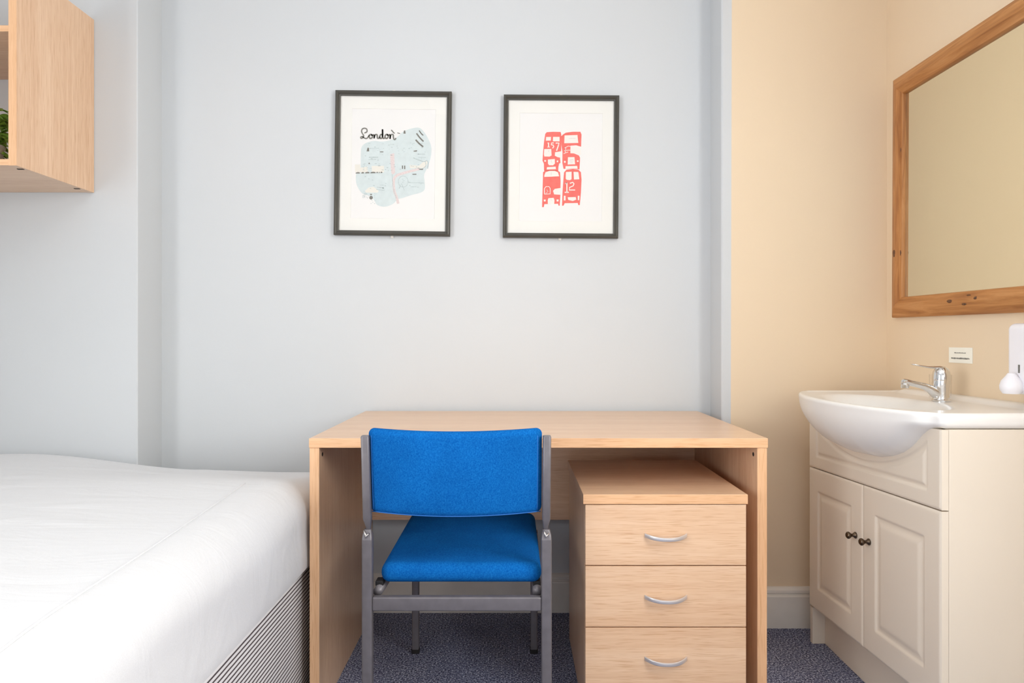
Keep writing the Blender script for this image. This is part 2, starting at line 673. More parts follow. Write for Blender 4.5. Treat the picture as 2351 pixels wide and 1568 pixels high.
# ------------------------------------------------------------------ chair
CX, CY = -0.138, 1.90
chair = thing('office_chair', 'blue upholstered chair with grey steel frame drawn up to the desk', 'chair', (CX, CY, 0))
cl = chair.location.copy()


def C(v):
    return (v[0] - cl[0], v[1] - cl[1], v[2])


RY = 1.66


def seat_def(p):
    # soft crown on top, slightly trapezoid towards the front
    t = (p.y - 1.68) / 0.51
    u = (p.x - (-0.128)) / 0.198
    if p.z > 0.415:
        p.z += 0.006 * (1 - u * u) * (1 - (2 * t - 1) ** 2)
    if t < 0.06:
        p.z -= 0.0
    return Vector((p.x - cl[0], p.y - cl[1], p.z))


MB().add(rbox(-0.327, 0.070, 1.678, 2.19, 0.388, 0.437, 0.022, (14, 14, 2), 4, seat_def)).build('seat', 'blue', chair, smooth=True)


def back_def(p):
    u = (p.x + 0.1395) / 0.2105
    v = (p.z - 0.567) / 0.208
    y = p.y + 0.052 * (u * u) - 0.030 * v + 0.0
    pad = 0.006 * (1 - u * u) * (1 - (2 * v - 1) ** 2)
    if p.y < 1.63:
        y -= pad
    z = p.z + 0.003 * u * u * (1 if v > .5 else 0)
    return Vector((p.x - cl[0], y - cl[1], z))


back = MB().add(rbox(-0.349, 0.070, 1.612, 1.648, 0.567, 0.774, 0.016, (20, 1, 10), 4, back_def)).build('backrest', 'blue', chair, smooth=True)
# stitched seams: along the lower edge and down the two sides
sm = MB()
path = []
for i in range(25):
    u = -0.985 + 1.97 * i / 24
    q = back_def(Vector((-0.1395 + 0.2095 * u, 1.616, 0.5715)))
    path.append((q.x, q.y - .0015, q.z))
sm.add(tube(path, 0.0012, 6))
for u in (-0.955, 0.945):
    path = []
    for i in range(15):
        v = 0.05 + 0.87 * i / 14
        q = back_def(Vector((-0.1395 + 0.2095 * u, 1.613, 0.567 + .207 * v)))
        path.append((q.x, q.y - .0004, q.z))
    sm.add(tube(path, 0.0009, 6))
sm.build('seam', 'blue_seam', back, smooth=True)


def bar(secs_c, hw, hd, r=0.004):
    """square tube through centres; hw along x, hd along y per station"""
    secs = []
    for i, c in enumerate(secs_c):
        a = hw[i] if isinstance(hw, list) else hw
        b = hd[i] if isinstance(hd, list) else hd
        rr = min(r, a * .9, b * .9)
        secs.append([(c[0] + x, c[1] + y, c[2]) for x, y in rrect(a, b, rr, 3)])
    return loft(secs)


for s in (-1, 1):
    lx = -0.3535 if s < 0 else 0.081
    # rear leg, closed at the top by a crimped end
    MB().add(bar([C((lx, RY, 0.012)), C((lx, RY, 0.505))], 0.0125, 0.0125)).add(
        bar([C((lx, RY, 0.505)), C((lx, RY + .001, 0.516)), C((lx, RY + .004, 0.528))], [.0125, .0115, .0085], [.0125, .011, .006])).build('leg', 'tube', chair, smooth='auto')
    # upright carrying the backrest: flat tube leaning back, crimped down into the leg
    xs = lx - s * 0.0005
    MB().add(bar([C((xs, RY + .010, 0.515)), C((xs - s * .001, RY + .002, 0.535)), C((xs, RY - .004, 0.556)), C((xs + s * .0005, RY - .026, 0.757)), C((xs + s * .0005, RY - .0265, 0.760))],
                 [0.0035, 0.006, 0.0098, 0.0098, 0.0085], [0.004, 0.007, 0.011, 0.011, 0.009])).build('back_upright', 'tube', chair, smooth='auto')
    # bright weld where the two meet
    MB().add(tube([C((lx - .007, RY - .0095, 0.528)), C((lx - .001, RY - .0125, 0.514)), C((lx + .006, RY - .0105, 0.522))], [.0022, .0045, .0022], 8)).build('weld', 'weld', chair, smooth=True)
    # front leg
    fx = -0.308 if s < 0 else 0.066
    MB().add(bar([C((fx, 2.16, 0.012)), C((fx, 2.16, 0.385))], 0.011, 0.011)).build('leg', 'tube', chair, smooth='auto')
    for (x, y) in ((lx, RY), (fx, 2.16)):
        MB().add(bar([C((x, y, 0.0)), C((x, y, 0.013))], 0.0122, 0.0122)).build('foot_cap', 'rubber', chair, smooth='auto')
    # side rail under the seat
    ra, rb = Vector((lx - s * .022, RY + .012, 0.372)), Vector((fx, 2.15, 0.374))
    MB().add(tube([C(ra), C(rb)], 0.0115, 12)).build('side_rail', 'tube', chair, smooth=True)
    MB().add(rbox(ra.x - .010 - cl[0], ra.x + .010 - cl[0], 1.69 - cl[1], 1.72 - cl[1], .378, .392, r=.003)).build('seat_block', 'rubber', chair)
MB().add(rbox(-0.341 - cl[0], 0.0685 - cl[0], RY - .010 - cl[1], RY + .010 - cl[1], 0.332, 0.366, r=.004, k=3)).build('rear_rail', 'tube', chair, smooth='auto')
MB().add(rbox(-0.297 - cl[0], 0.055 - cl[0], 2.15 - cl[1], 2.168 - cl[1], 0.345, 0.379, r=.004, k=3)).build('front_rail', 'tube', chair, smooth='auto')

# ------------------------------------------------------------------ bed
base = thing('divan_base', 'divan bed base in dark and white striped ticking beside the desk', 'bed base', (-1.23, 1.47, 0))
bl = base.location.copy()
MB().add(P(bl, -1.90, -0.562, 0.52, 2.30, 0.035, 0.372, r=.014, k=3)).build('upholstered_box', 'ticking', base, smooth='auto')
for x in (-1.8, -.66):
    for y in (.65, 2.15):
        MB().add(lathe([(0.0, 0), (.02, 0), (.022, .01), (.018, .035), (.0, .036)], 16, 'z', (x - bl[0], y - bl[1], 0))).build('foot', 'rubber', base, smooth='auto')

matt = thing('mattress', 'thick white mattress in a fitted sheet on the striped divan base', 'mattress', (-1.23, 1.47, 0.372))
ml = matt.location.copy()
rngw = random.Random(3)
wr = []
for _ in range(26):
    wr.append((rngw.uniform(-1.9, -.8), rngw.uniform(.9, 2.2), rngw.uniform(-.9, .9), rngw.uniform(.05, .16), rngw.uniform(.010, .022), rngw.uniform(.0015, .004)))


def mtop(x, y):
    """height change of the sleeping surface"""
    dz = -0.056 * sstep((x + 1.62) / 0.62) * sstep((y - 1.75) / 0.5)
    dz += 0.008 * math.sin((x + 1.9) * 2.2) * sstep((-.7 - x) / .3)
    for (wx, wy, wa, wl, ww, wh) in wr:
        dx, dy = x - wx, y - wy
        a = dx * math.cos(wa) + dy * math.sin(wa)
        b = -dx * math.sin(wa) + dy * math.cos(wa)
        dz += wh * math.exp(-(a / wl) ** 2 - (b / ww) ** 2)
    return dz


def matt_def(p):
    z = p.z
    if z < 0.37:
        z = 0.374 + (z - 0.27) * 0.16
    elif z < 0.51:
        z = 0.390 + (z - 0.37) * (0.12 / 0.14)
    x, y = p.x, p.y
    k = sstep((z - 0.47) / 0.14)
    z2 = z + k * mtop(x, y)
    # gentle drape folds along the long side
    if z > .385 and z < .55 and x > -.66:
        x += 0.0035 * math.sin(y * 9 + z * 14) * math.sin(PI * (z - .385) / .165)
    return Vector((x - ml[0], y - ml[1], z2 - ml[2]))


MB().add(rbox(-1.92, -0.542, 0.50, 2.318, 0.27, 0.612, 0.10, (70, 90, 6), 8, matt_def)).build('fitted_sheet', 'sheet', matt, smooth=True)


def surf_z(x, y):
    z = 0.612 if x < -.642 else 0.512 + math.sqrt(max(0, .01 - (x + .642) ** 2))
    k = sstep((z - 0.47) / 0.14)
    return z + k * mtop(x, y)


path = smooth_path([(-.705, 1.80, 0), (-.69, 1.66, 0), (-.668, 1.4, 0), (-.652, 1.19, 0), (-.636, .94, 0), (-.618, .78, 0), (-.61, .62, 0)], 10)
path = [(p.x - ml[0], p.y - ml[1], surf_z(p.x, p.y) - ml[2] + .0010) for p in path]
MB().add(tube(path, [.0004] + [.0020] * (len(path) - 2) + [.0004], 8)).build('sheet_seam', 'sheet', matt, smooth=True)

# ------------------------------------------------------------------ wall shelf unit
SX1, SY0, SY1, SZ0, SZ1 = -1.429, 1.963, YL - .001, 1.49, 2.08
shelf = thing('open_bookshelf', 'open beech wall shelf holding a green plant, hung above the white bed', 'shelf', (-1.79, 2.146, SZ0))
sl = shelf.location.copy()
for (a, b) in ((SX1 - .0225, SX1), (-2.15, -2.1275)):
    q = MB().add(P(sl, a, b, SY0 + .0015, SY1, SZ0, SZ1)).build('side_panel', 'beech_z', shelf)
    MB().add(P(sl, a, b, SY0, SY0 + .0015, SZ0 + .0002, SZ1 - .0002, r=.0006)).build('front_edging', 'edge_z', q)
for nm, z in (('bottom_board', SZ0 + .001), ('shelf_board', 1.876)):
    q = MB().add(P(sl, -2.1275, SX1 - .0225, SY0 + .0025, SY1, z, z + .018)).build(nm, 'beech_x', shelf)
    MB().add(P(sl, -2.1275, SX1 - .0225, SY0 + .001, SY0 + .0025, z + .0002, z + .0178, r=.0006)).build('front_edging', 'edge', q)
for (px, y) in ((-1.4445, 2.005), (-1.4445, 2.265)):
    MB().add(rbox(px - .011 - sl[0], px + .007 - sl[0], y - .004 - sl[1], y + .004 - sl[1], -.0012, .0005, r=.0005)).build('fixing_cap', 'dark', shelf)

# ------------------------------------------------------------------ plant on the shelf
plant = thing('potted_plant', 'small bushy green plant in a pale pot on the wall shelf', 'plant', (-1.655, 2.13, SZ0 + .019))
MB().add(lathe([(0, 0), (.040, 0), (.046, .01), (.054, .075), (.058, .080), (.058, .088), (.052, .088), (.049, .078), (0, .078)], 28)).build('pot', 'pot', plant, smooth='auto')
MB().add(lathe([(0, .070), (.049, .0785), (.03, .084), (0, .086)], 20)).build('soil', 'soil', plant, smooth=True)
lf = MB()
nL, wL = 9, 4
V, F = [], []
for i in range(nL + 1):
    t = i / nL
    hw_ = .0135 * math.sin(PI * min(1, t * .93 + .04)) ** .8
    for j in range(-2, 3):
        u = j / 2
        V.append((t * .062, u * hw_, .012 * math.sin(t * 2.6) - .03 * t * t + .004 * abs(u)))
for i in range(nL):
    for j in range(4):
        a = i * 5 + j
        F.append((a, a + 1, a + 6, a + 5))
lf.add((V, F))
leaf0 = None
rp = random.Random(5)
stems = MB()
for i in range(95):
    ang = rp.uniform(0, 2 * PI)
    zz = rp.uniform(.04, .19)
    rad = .052 * math.sin(PI * min(1, max(0, (zz - .02) / .22))) + .008
    bx, by = rad * math.cos(ang) * .8, rad * math.sin(ang) * .8
    rot = (rp.uniform(-.5, .5), rp.uniform(-.7, .45), ang + rp.uniform(-.5, .5))
    if leaf0 is None:
        leaf0 = lf.build('leaf', 'leaf', plant, smooth=True)
        o = leaf0
    else:
        o = leaf0.copy()
        COL.objects.link(o)
        o.parent = plant
    o.location = (bx, by, zz)
    o.rotation_euler = rot
    s_ = rp.uniform(.75, 1.15)
    o.scale = (s_, s_, s_)
    if i % 4 == 0:
        stems.add(tube([(bx * .1, by * .1, .075), (bx * .6, by * .6, (zz + .09) / 2), (bx, by, max(zz, .08))], .0016, 6))
stems.build('stem', 'leaf', plant, smooth=True)

# ------------------------------------------------------------------ framed pictures
SP = 634.0       # photo pixels per metre at the picture plane


def flat(mb, pts, y):
    """filled polygon facing the room at depth y (local)"""
    o = len(mb.v)
    for p in pts:
        mb.v.append((p[0], y, p[1]))
    mb.f.append(tuple(range(o, o + len(pts))))
    mb.mi.append(0)


def ribbon(mb, pts, wd, y, closed=False, sm=6):
    P_ = smooth_path([(p[0], 0, p[1]) for p in pts], sm, closed) if sm else [Vector((p[0], 0, p[1])) for p in pts]
    n_ = len(P_)
    o = len(mb.v)
    for i, p in enumerate(P_):
        a = P_[(i - 1) % n_] if closed else P_[max(0, i - 1)]
        b = P_[(i + 1) % n_] if closed else P_[min(n_ - 1, i + 1)]
        t = (b - a)
        t = t.normalized() if t.length > 0 else Vector((1, 0, 0))
        nn = Vector((-t.z, 0, t.x)) * wd / 2
        mb.v.append((p.x + nn.x, y, p.z + nn.z))
        mb.v.append((p.x - nn.x, y, p.z - nn.z))
    for i in range(n_ if closed else n_ - 1):
        j = (i + 1) % n_
        mb.f.append((o + 2 * i, o + 2 * i + 1, o + 2 * j + 1, o + 2 * j))
        mb.mi.append(0)


def picture(label, cx, cy, wpx, hpx, rot):
    W2, H2 = wpx / SP / 2, hpx / SP / 2
    x, z = (cx - 1178) / SP, EYE - (cy - 779) / SP
    t = thing('framed_picture', label, 'picture', (x, YB - .002, z), 'framed prints above the desk', (0, rot, 0))
    fw = .0175
    prof = [(0, 0), (0, -.017), (.003, -.0205), (.007, -.0215), (.011, -.0185), (.0135, -.0135), (.0175, -.012), (.0175, -.006), (.012, -.006), (.012, 0)]
    corners = [(-1, 1), (1, 1), (1, -1), (-1, -1), (-1, 1)]
    for i in range(4):
        secs = []
        for (sx, sz) in (corners[i], corners[i + 1]):
            secs.append([(sx * (W2 - d), y, sz * (H2 - d)) for d, y in prof])
        MB().add(loft(secs)).build('frame_side', 'black_frame', t, smooth='auto')
    MB().add(rbox(-W2 + .0125, W2 - .0125, -.0045, -.001, -H2 + .0125, H2 - .0125, r=.0003)).build('backing_board', 'mount', t)
    # mount with a window, print behind it
    mo = MB()
    iw, ih = W2 - .058, H2 - .062
    mprof = [(0, 0), (0, -.0013), (1, -.0013), (1.001, -.0004)]
    secs = []
    ring = [(-1, -1), (1, -1), (1, 1), (-1, 1)]
    L0 = [(sx * (W2 - .0128), -.0062, sz * (H2 - .0128)) for sx, sz in ring]
    L1 = [(sx * iw, -.0062, sz * ih) for sx, sz in ring]
    L2 = [(sx * (iw - .001), -.0052, sz * (ih - .001)) for sx, sz in ring]
    mo.add(loft([L0, L1, L2], cap=False))
    mo.build('mount', 'mount', t)
    pr = MB()
    flat(pr, [(-iw, -ih), (iw, -ih), (iw, ih), (-iw, ih)], -.0050)
    pr = pr.build('print', 'paper', t)
    MB().add(rbox(-W2 + .0165, W2 - .0165, -.0085, -.0075, -H2 + .0165, H2 - .0165, r=.0002)).build('glazing', 'pane', t)
    for sz in (1, -1):
        MB().add(rbox(-.006, .004, -.004, -.001, sz * (H2 + .003) - .004, sz * (H2 + .003) + .004, r=.001, k=2)).build('hanging_clip', 'skirting', t)

    def c(px, py):
        # art coordinates in photo pixels, undoing the slight tilt of the frame
        dx, dz = (px - cx) / SP, -(py - cy) / SP
        ca, sa = math.cos(rot), math.sin(rot)
        return (dx * ca - dz * sa, dx * sa + dz * ca)
    return t, pr, c


# --- print 1: pale blue map of a city with the word London
t1, pr1, c = picture('black-framed map print with the word London, left of the bus print', 901.5, 374.5, 267, 332, R(0.75))
K = 210 / 1568.0


def c1(u, v):      # coordinates of the 800..1010 x 280..490 detail
    return c(800 + u * K, 280 + v * K)


blob = [(215, 420), (290, 345), (420, 310), (560, 320), (700, 300), (830, 240), (930, 150), (1080, 95), (1210, 85), (1300, 170), (1370, 290), (1415, 420),
        (1410, 560), (1380, 680), (1330, 800), (1290, 900), (1300, 1010), (1300, 1140), (1230, 1200), (1080, 1240), (930, 1290), (830, 1320), (760, 1390),
        (640, 1440), (540, 1435), (470, 1400), (430, 1330), (360, 1260), (250, 1230), (180, 1160), (130, 1060), (115, 950), (130, 860), (190, 800), (200, 700), (200, 560)]
mb = MB()
flat(mb, [(p.x, p.z) for p in smooth_path([(c1(*p)[0], 0, c1(*p)[1]) for p in blob], 5, True)], -.00515)
mb.build('map_shape', 'ink_teal', pr1)
mb = MB()
for q in ([(100, 715), (190, 715), (190, 850), (100, 850)], [(190, 770), (320, 750), (320, 850), (190, 850)], [(390, 740), (600, 740), (600, 850), (390, 850)],
          [(270, 1170), (340, 1110), (420, 1100), (510, 1170), (490, 1200), (290, 1200)], [(1040, 720), (1200, 740), (1310, 640), (1360, 680), (1300, 780), (1050, 780)]):
    mb = MB()
    flat(mb, [c1(*p) for p in q], -.0053)
    mb.build('map_building', 'ink_cream', pr1)
mb = MB()
flat(mb, [c1(*p) for p in [(705, 540), (775, 520), (790, 860), (750, 890), (725, 860)]], -.0053)
rv = [(845, 1390), (820, 1290), (780, 1180), (765, 1060), (775, 960), (830, 900), (920, 870), (1020, 840), (1120, 815), (1210, 790)]
ribbon(mb, [c1(*p) for p in rv], 44 * K / SP, -.0053)
mb.build('river', 'ink_pink', pr1)
# fine grey drawing
mb = MB()


def st(pts, wd=9, dst=None, sm=4):
    ribbon(dst or mb, [c1(*p) for p in pts], wd * K / SP, -.0055, sm=sm)


st([(740, 880), (750, 1050), (780, 1200), (815, 1300)], 8)
st([(340, 592), (500, 592)], 14, sm=0)
st([(330, 632), (460, 630)], 10, sm=0)
st([(330, 440), (520, 436)], 8, sm=0)
st([(1180, 538), (1310, 538)], 10, sm=0)
st([(1190, 592), (1320, 596)], 10, sm=0)
st([(1100, 600), (1200, 640), (1290, 665), (1340, 650), (1360, 700), (1350, 790)], 16)
st([(1310, 670), (1320, 740), (1260, 790)], 10)
st([(1010, 1030), (1170, 1030), (1290, 1035)], 8, sm=0)
st([(470, 1145), (540, 1155), (610, 1158)], 12)
st([(500, 1110), (600, 1118)], 10, sm=0)
st([(530, 1070), (590, 1072)], 8, sm=0)
st([(1060, 1100), (1160, 1098)], 10, sm=0)
st([(860, 1130), (900, 1040), (950, 1160)], 10, sm=0)
ring_ = [(930 + 85 * math.cos(a), 1010 + 95 * math.sin(a)) for a in [2 * PI * i / 20 for i in range(20)]]
ribbon(mb, [c1(*p) for p in ring_], 8 * K / SP, -.0055, True, 0)
rr = random.Random(11)
for i in range(90):
    u = rr.uniform(210, 1330)
    v = rr.choice([rr.uniform(340, 480), rr.uniform(700, 830), rr.uniform(900, 1150), rr.uniform(380, 660)])
    st([(u, v), (u + rr.uniform(10, 34), v + rr.uniform(-6, 6))], rr.uniform(6, 12), sm=0)
for i in range(26):
    u, v = rr.uniform(215, 330), rr.uniform(1215, 1300)
    st([(u, v), (u + rr.uniform(6, 14), v + rr.uniform(-10, 10))], 7, sm=0)
for (u, v) in ((430, 1220), (430, 1250), (430, 1280), (455, 1225), (370, 1390), (400, 1370), (430, 1390), (440, 1340), (385, 1335)):
    st([(u, v), (u + 16, v - 4)], 8, sm=0)
mb.build('map_drawing', 'ink_soft', pr1)['kind'] = 'stuff'
# dark marks
mb = MB()
for q in ([(300, 490), (318, 425), (340, 430), (345, 490)], [(530, 492), (590, 492), (590, 506), (530, 506)], [(1110, 480), (1170, 470), (1165, 494), (1110, 494)],
          [(910, 735), (928, 735), (928, 790), (910, 790)], [(948, 735), (966, 735), (966, 795), (948, 795)], [(935, 185), (945, 130), (965, 130), (972, 185)],
          [(1090, 878), (1158, 876), (1158, 892), (1090, 892)], [(1200, 790), (1275, 790), (1270, 808), (1210, 806)], [(330, 705), (345, 680), (360, 708)], [(830, 165), (880, 178), (876, 190), (828, 178)]):
    flat(mb, [c1(*p) for p in q], -.0056)
u = 110
for wd, gap in ((80, 18), (52, 14), (80, 10), (95, 8), (30, 10), (22, 8), (38, 0)):
    v = 862 - (u - 110) * .02
    flat(mb, [c1(u, v + 10), c1(u + wd, v + 8), c1(u + wd - 8, v - 10), c1(u + wd * .5, v - 16), c1(u + 6, v - 6)], -.0056)
    u += wd + gap
flat(mb, [c1(378 + 30 * math.cos(a), 1287 + 32 * math.sin(a)) for a in [2 * PI * i / 16 for i in range(16)]], -.0056)
flat(mb, [c1(*p) for p in [(355, 1222), (400, 1222), (385, 1242), (370, 1242)]], -.0056)
for (a, b, wd) in (((1160, 180), (1280, 320), 24), ((1205, 130), (1275, 215), 18), ((1145, 290), (1275, 412), 26)):
    ribbon(mb, [c1(*a), c1((a[0] + b[0]) / 2 - 4, (a[1] + b[1]) / 2 + 4), c1(*b)], wd * K / SP, -.0056)
mb.build('map_mark', 'ink', pr1)['kind'] = 'stuff'
# the word, in joined script
mb = MB()


def sc(pts, wd=21):
    ribbon(mb, [c1(*p) for p in pts], wd * K / SP, -.0058, sm=6)


sc([(262, 175), (285, 165), (308, 150), (304, 110), (270, 92), (228, 105), (214, 145), (230, 185), (248, 215), (240, 250), (215, 268), (200, 258), (206, 240), (235, 240), (265, 262), (300, 268), (325, 245), (345, 210)])
sc([(390, 212), (372, 198), (350, 215), (346, 245), (362, 266), (386, 262), (402, 238), (396, 212), (382, 200), (404, 214), (428, 200)], 25)
sc([(432, 198), (434, 232), (430, 268), (436, 230), (456, 202), (482, 206), (484, 240), (490, 264), (512, 264), (528, 240)], 24)
sc([(574, 214), (556, 198), (534, 214), (528, 244), (544, 268), (564, 258), (576, 220), (578, 160), (574, 110), (574, 180), (578, 240), (592, 268), (612, 258)], 25)
sc([(664, 212), (646, 198), (624, 214), (618, 244), (634, 266), (658, 262), (674, 238), (668, 212), (656, 200), (680, 212), (702, 198)], 25)
sc([(704, 196), (708, 232), (704, 276), (710, 226), (732, 200), (758, 206), (762, 244), (770, 278), (790, 286), (806, 262)], 24)
sc([(724, 122), (742, 140), (764, 166), (784, 182)], 18)
mb.build('lettering', 'ink', pr1)

# --- print 2: four stacked red buses
t2, pr2, c = picture('black-framed print of stacked red buses, right of the London map print', 1288, 382, 265, 328, R(0.45))
K2 = 120 / 896.0


def c2(u, v):
    return c(1230 + u * K2, 280 + v * K2)


def poly2(mb, pts, y, rd=0):
    if rd:
        pts = [(p.x, p.z) for p in smooth_path([(c2(*p)[0], 0, c2(*p)[1]) for p in pts], 4, True)]
    else:
        pts = [c2(*p) for p in pts]
    flat(mb, pts, y)


mb = MB()
poly2(mb, [(165, 190), (190, 160), (300, 152), (430, 155), (442, 200), (440, 480), (420, 600), (428, 690), (405, 700), (392, 760), (390, 822), (145, 822), (142, 700), (118, 650), (130, 480), (145, 320)], -.0052)
mb.build('bus', 'ink_red', pr2)
mb = MB()
poly2(mb, [(470, 200), (520, 168), (640, 152), (770, 152), (790, 200), (782, 410), (700, 385), (600, 392), (598, 520), (660, 525), (745, 560), (765, 600), (755, 800), (480, 790), (460, 690), (462, 500), (442, 380), (440, 230)], -.0052)
mb.build('bus', 'ink_red', pr2)
mb = MB()
poly2(mb, [(128, 850), (160, 818), (380, 818), (420, 850), (430, 1000), (425, 1250), (415, 1425), (395, 1425), (385, 1392), (150, 1398), (140, 1450), (110, 1450), (118, 1200)], -.0052)
mb.build('bus', 'ink_red', pr2)
mb = MB()
poly2(mb, [(490, 850), (530, 805), (640, 795), (740, 808), (780, 850), (790, 980), (780, 1200), (760, 1415), (735, 1415), (725, 1378), (500, 1382), (480, 1425), (455, 1425), (462, 1200), (478, 980)], -.0052)
mb.build('bus', 'ink_red', pr2)
mb = MB()

mb = MB()
Yw = -.0054
# bus 157
for q in ([(180, 242), (265, 240), (262, 304), (176, 306)], [(300, 240), (412, 240), (412, 318), (296, 316)], [(148, 450), (268, 448), (275, 560), (240, 580), (150, 578), (142, 540)],
          [(335, 505), (440, 488), (436, 600), (380, 590), (330, 565)], [(210, 630), (330, 620), (332, 700), (300, 730), (230, 728), (212, 700)], [(195, 762), (345, 752), (350, 796), (190, 802)],
          [(148, 640), (180, 640), (178, 668), (150, 668)], [(364, 648), (390, 648), (388, 676), (364, 676)],
          # second bus
          [(498, 215), (720, 208), (735, 345), (492, 350)], [(600, 400), (700, 402), (778, 430), (780, 555), (700, 528), (602, 522)], [(556, 590), (668, 588), (680, 712), (552, 716)],
          [(515, 745), (715, 740), (722, 788), (512, 790)], [(488, 655), (518, 655), (516, 686), (490, 686)], [(710, 645), (740, 645), (738, 672), (712, 672)],
          # third bus
          [(150, 900), (170, 850), (240, 826), (330, 826), (385, 850), (405, 918), (260, 926), (148, 930)], [(300, 1170), (330, 1135), (428, 1120), (424, 1238), (318, 1230)],
          [(208, 1330), (220, 1295), (310, 1290), (325, 1330), (320, 1395), (210, 1395)], [(140, 1320), (175, 1320), (172, 1352), (142, 1352)], [(360, 1318), (396, 1318), (394, 1352), (362, 1352)],
          # fourth bus
          [(520, 845), (620, 840), (618, 970), (590, 985), (535, 980), (518, 960)], [(652, 842), (735, 845), (752, 970), (660, 975)], [(552, 1280), (690, 1275), (700, 1320), (640, 1345), (560, 1325)],
          [(486, 1255), (515, 1255), (516, 1335), (484, 1335)], [(726, 1255), (755, 1255), (750, 1330), (724, 1330)]):
    mb = MB()
    poly2(mb, q, Yw, 0)
    mb.build('bus_window', 'ink_white', pr2)
mb = MB()


def wl(pts, wd=18):
    ribbon(mb, [c2(*p) for p in pts], wd * K2 / SP, -.0055, sm=0)


def digit():
    global mb
    mb.build('bus_number', 'ink_white', pr2)
    mb = MB()


wl([(205, 350), (222, 340), (222, 412)]); wl([(200, 416), (246, 416)], 12); digit()                    # 1
wl([(312, 345), (275, 345), (270, 378), (300, 380), (312, 405), (292, 438)]); digit()
wl([(345, 348), (402, 348), (388, 400), (360, 480)], 20); digit()
wl([(510, 1050), (538, 1025), (538, 1190)], 20); wl([(500, 1195), (572, 1195)], 18); digit()
wl([(590, 1040), (640, 1022), (660, 1050), (645, 1085), (585, 1110), (578, 1155), (680, 1155)], 18); digit()
wl([(150, 1225), (150, 1130), (180, 1096), (230, 1096), (252, 1130), (250, 1222), (150, 1225)], 12); digit()
wl([(500, 430), (560, 400), (600, 405)], 10); wl([(490, 480), (560, 470), (598, 470)], 10); wl([(480, 530), (560, 500)], 10); wl([(520, 420), (508, 520)], 10)
digit()
for pts in ([(225, 500), (222, 480), (232, 470)], [(268, 640), (272, 680), (290, 690)], [(585, 640), (650, 630)], [(580, 662), (655, 655)], [(590, 684), (640, 680)], [(268, 850), (268, 905)],
            [(190, 1150), (215, 1180), (175, 1210)], [(250, 1320), (285, 1330)], [(570, 270), (690, 266)]):
    ribbon(mb, [c2(*p) for p in pts], 9 * K2 / SP, -.0056, sm=0)
mb.build('bus_detail', 'ink_pink', pr2)['kind'] = 'stuff'

# ------------------------------------------------------------------ mirror on the right wall
MY0, MY1, MZ0, MZ1 = 0.98, 2.295, 1.057, 1.853
mir = thing('wall_mirror', 'large wall mirror in a knotty orange pine frame above the washbasin', 'mirror', (XR, (MY0 + MY1) / 2, (MZ0 + MZ1) / 2), rot=(R(0.5), 0, 0))
HY, HZ = (MY1 - MY0) / 2, (MZ1 - MZ0) / 2
prof = [(0, 0), (0, .012), (.004, .016), (.016, .020), (.034, .027), (.044, .028), (.050, .024), (.058, .020), (.064, .019), (.066, .016), (.066, .006), (.05, .002), (.05, 0)]
corners = [(1, 1), (1, -1), (-1, -1), (-1, 1), (1, 1)]
for i in range(4):
    secs = []
    for (sy, sz) in (corners[i], corners[i + 1]):
        secs.append([(-.001 - d2, sy * (HY - d), sz * (HZ - d)) for d, d2 in prof])
    MB().add(loft(secs)).build('frame_side', 'pine_z' if i % 2 == 0 else 'pine_y', mir, smooth='auto')
MB().add(rbox(-.009, -.006, -HY + .062, HY - .062, -HZ + .062, HZ - .062, r=.0003)).build('mirror_glass', 'mirror', mir)
kn = 0
for (y, z, d, ry, rz) in ((HY - .036, -.186, .0275, .007, .012), (HY - .060, -.187, .0197, .003, .009), (HY - .058, .150, .0198, .003, .008), (-HY + .99, -HZ + .040, .0280, .011, .005),
                          (-HY + .93, -HZ + .030, .0258, .009, .004), (-HY + .915, -HZ + .052, .0225, .010, .004), (-HY + .88, -HZ + .044, .0280, .006, .004)):
    pts = [(-.001 - d - .0004, y + ry * math.cos(a) * (1 + .18 * math.sin(3 * a + y * 40)), z + rz * math.sin(a)) for a in [2 * PI * i / 14 for i in range(14)]]
    cpt = (-.001 - d - .0010, y, z)
    back_ = [(-.001 - d + .003, q[1], q[2]) for q in pts]
    MB().add((pts + [cpt] + back_, [(k, (k + 1) % 14, 14) for k in range(14)] + [(k, (k + 1) % 14, 15 + (k + 1) % 14, 15 + k) for k in range(14)])).build('knot', 'knot', mir, smooth=True)

# ------------------------------------------------------------------ vanity cabinet (front faces -x)
VX, VY0, VY1 = 0.970, 1.549, 2.238
TILT = R(-2.2)
cab = thing('vanity_cabinet', 'ivory vanity cabinet with two raised-panel doors under the washbasin', 'cabinet', (VX, VY1, 0))
vl = cab.location.copy()


def tilt(p):
    # the carcass has dropped a little towards the corner: slope along y
    return Vector((p[0], p[1], p[2] + (VY1 - (p[1] + vl[1])) * 0.0385))


def tlt(vf):
    return ([tuple(tilt(p)) for p in vf[0]], vf[1])


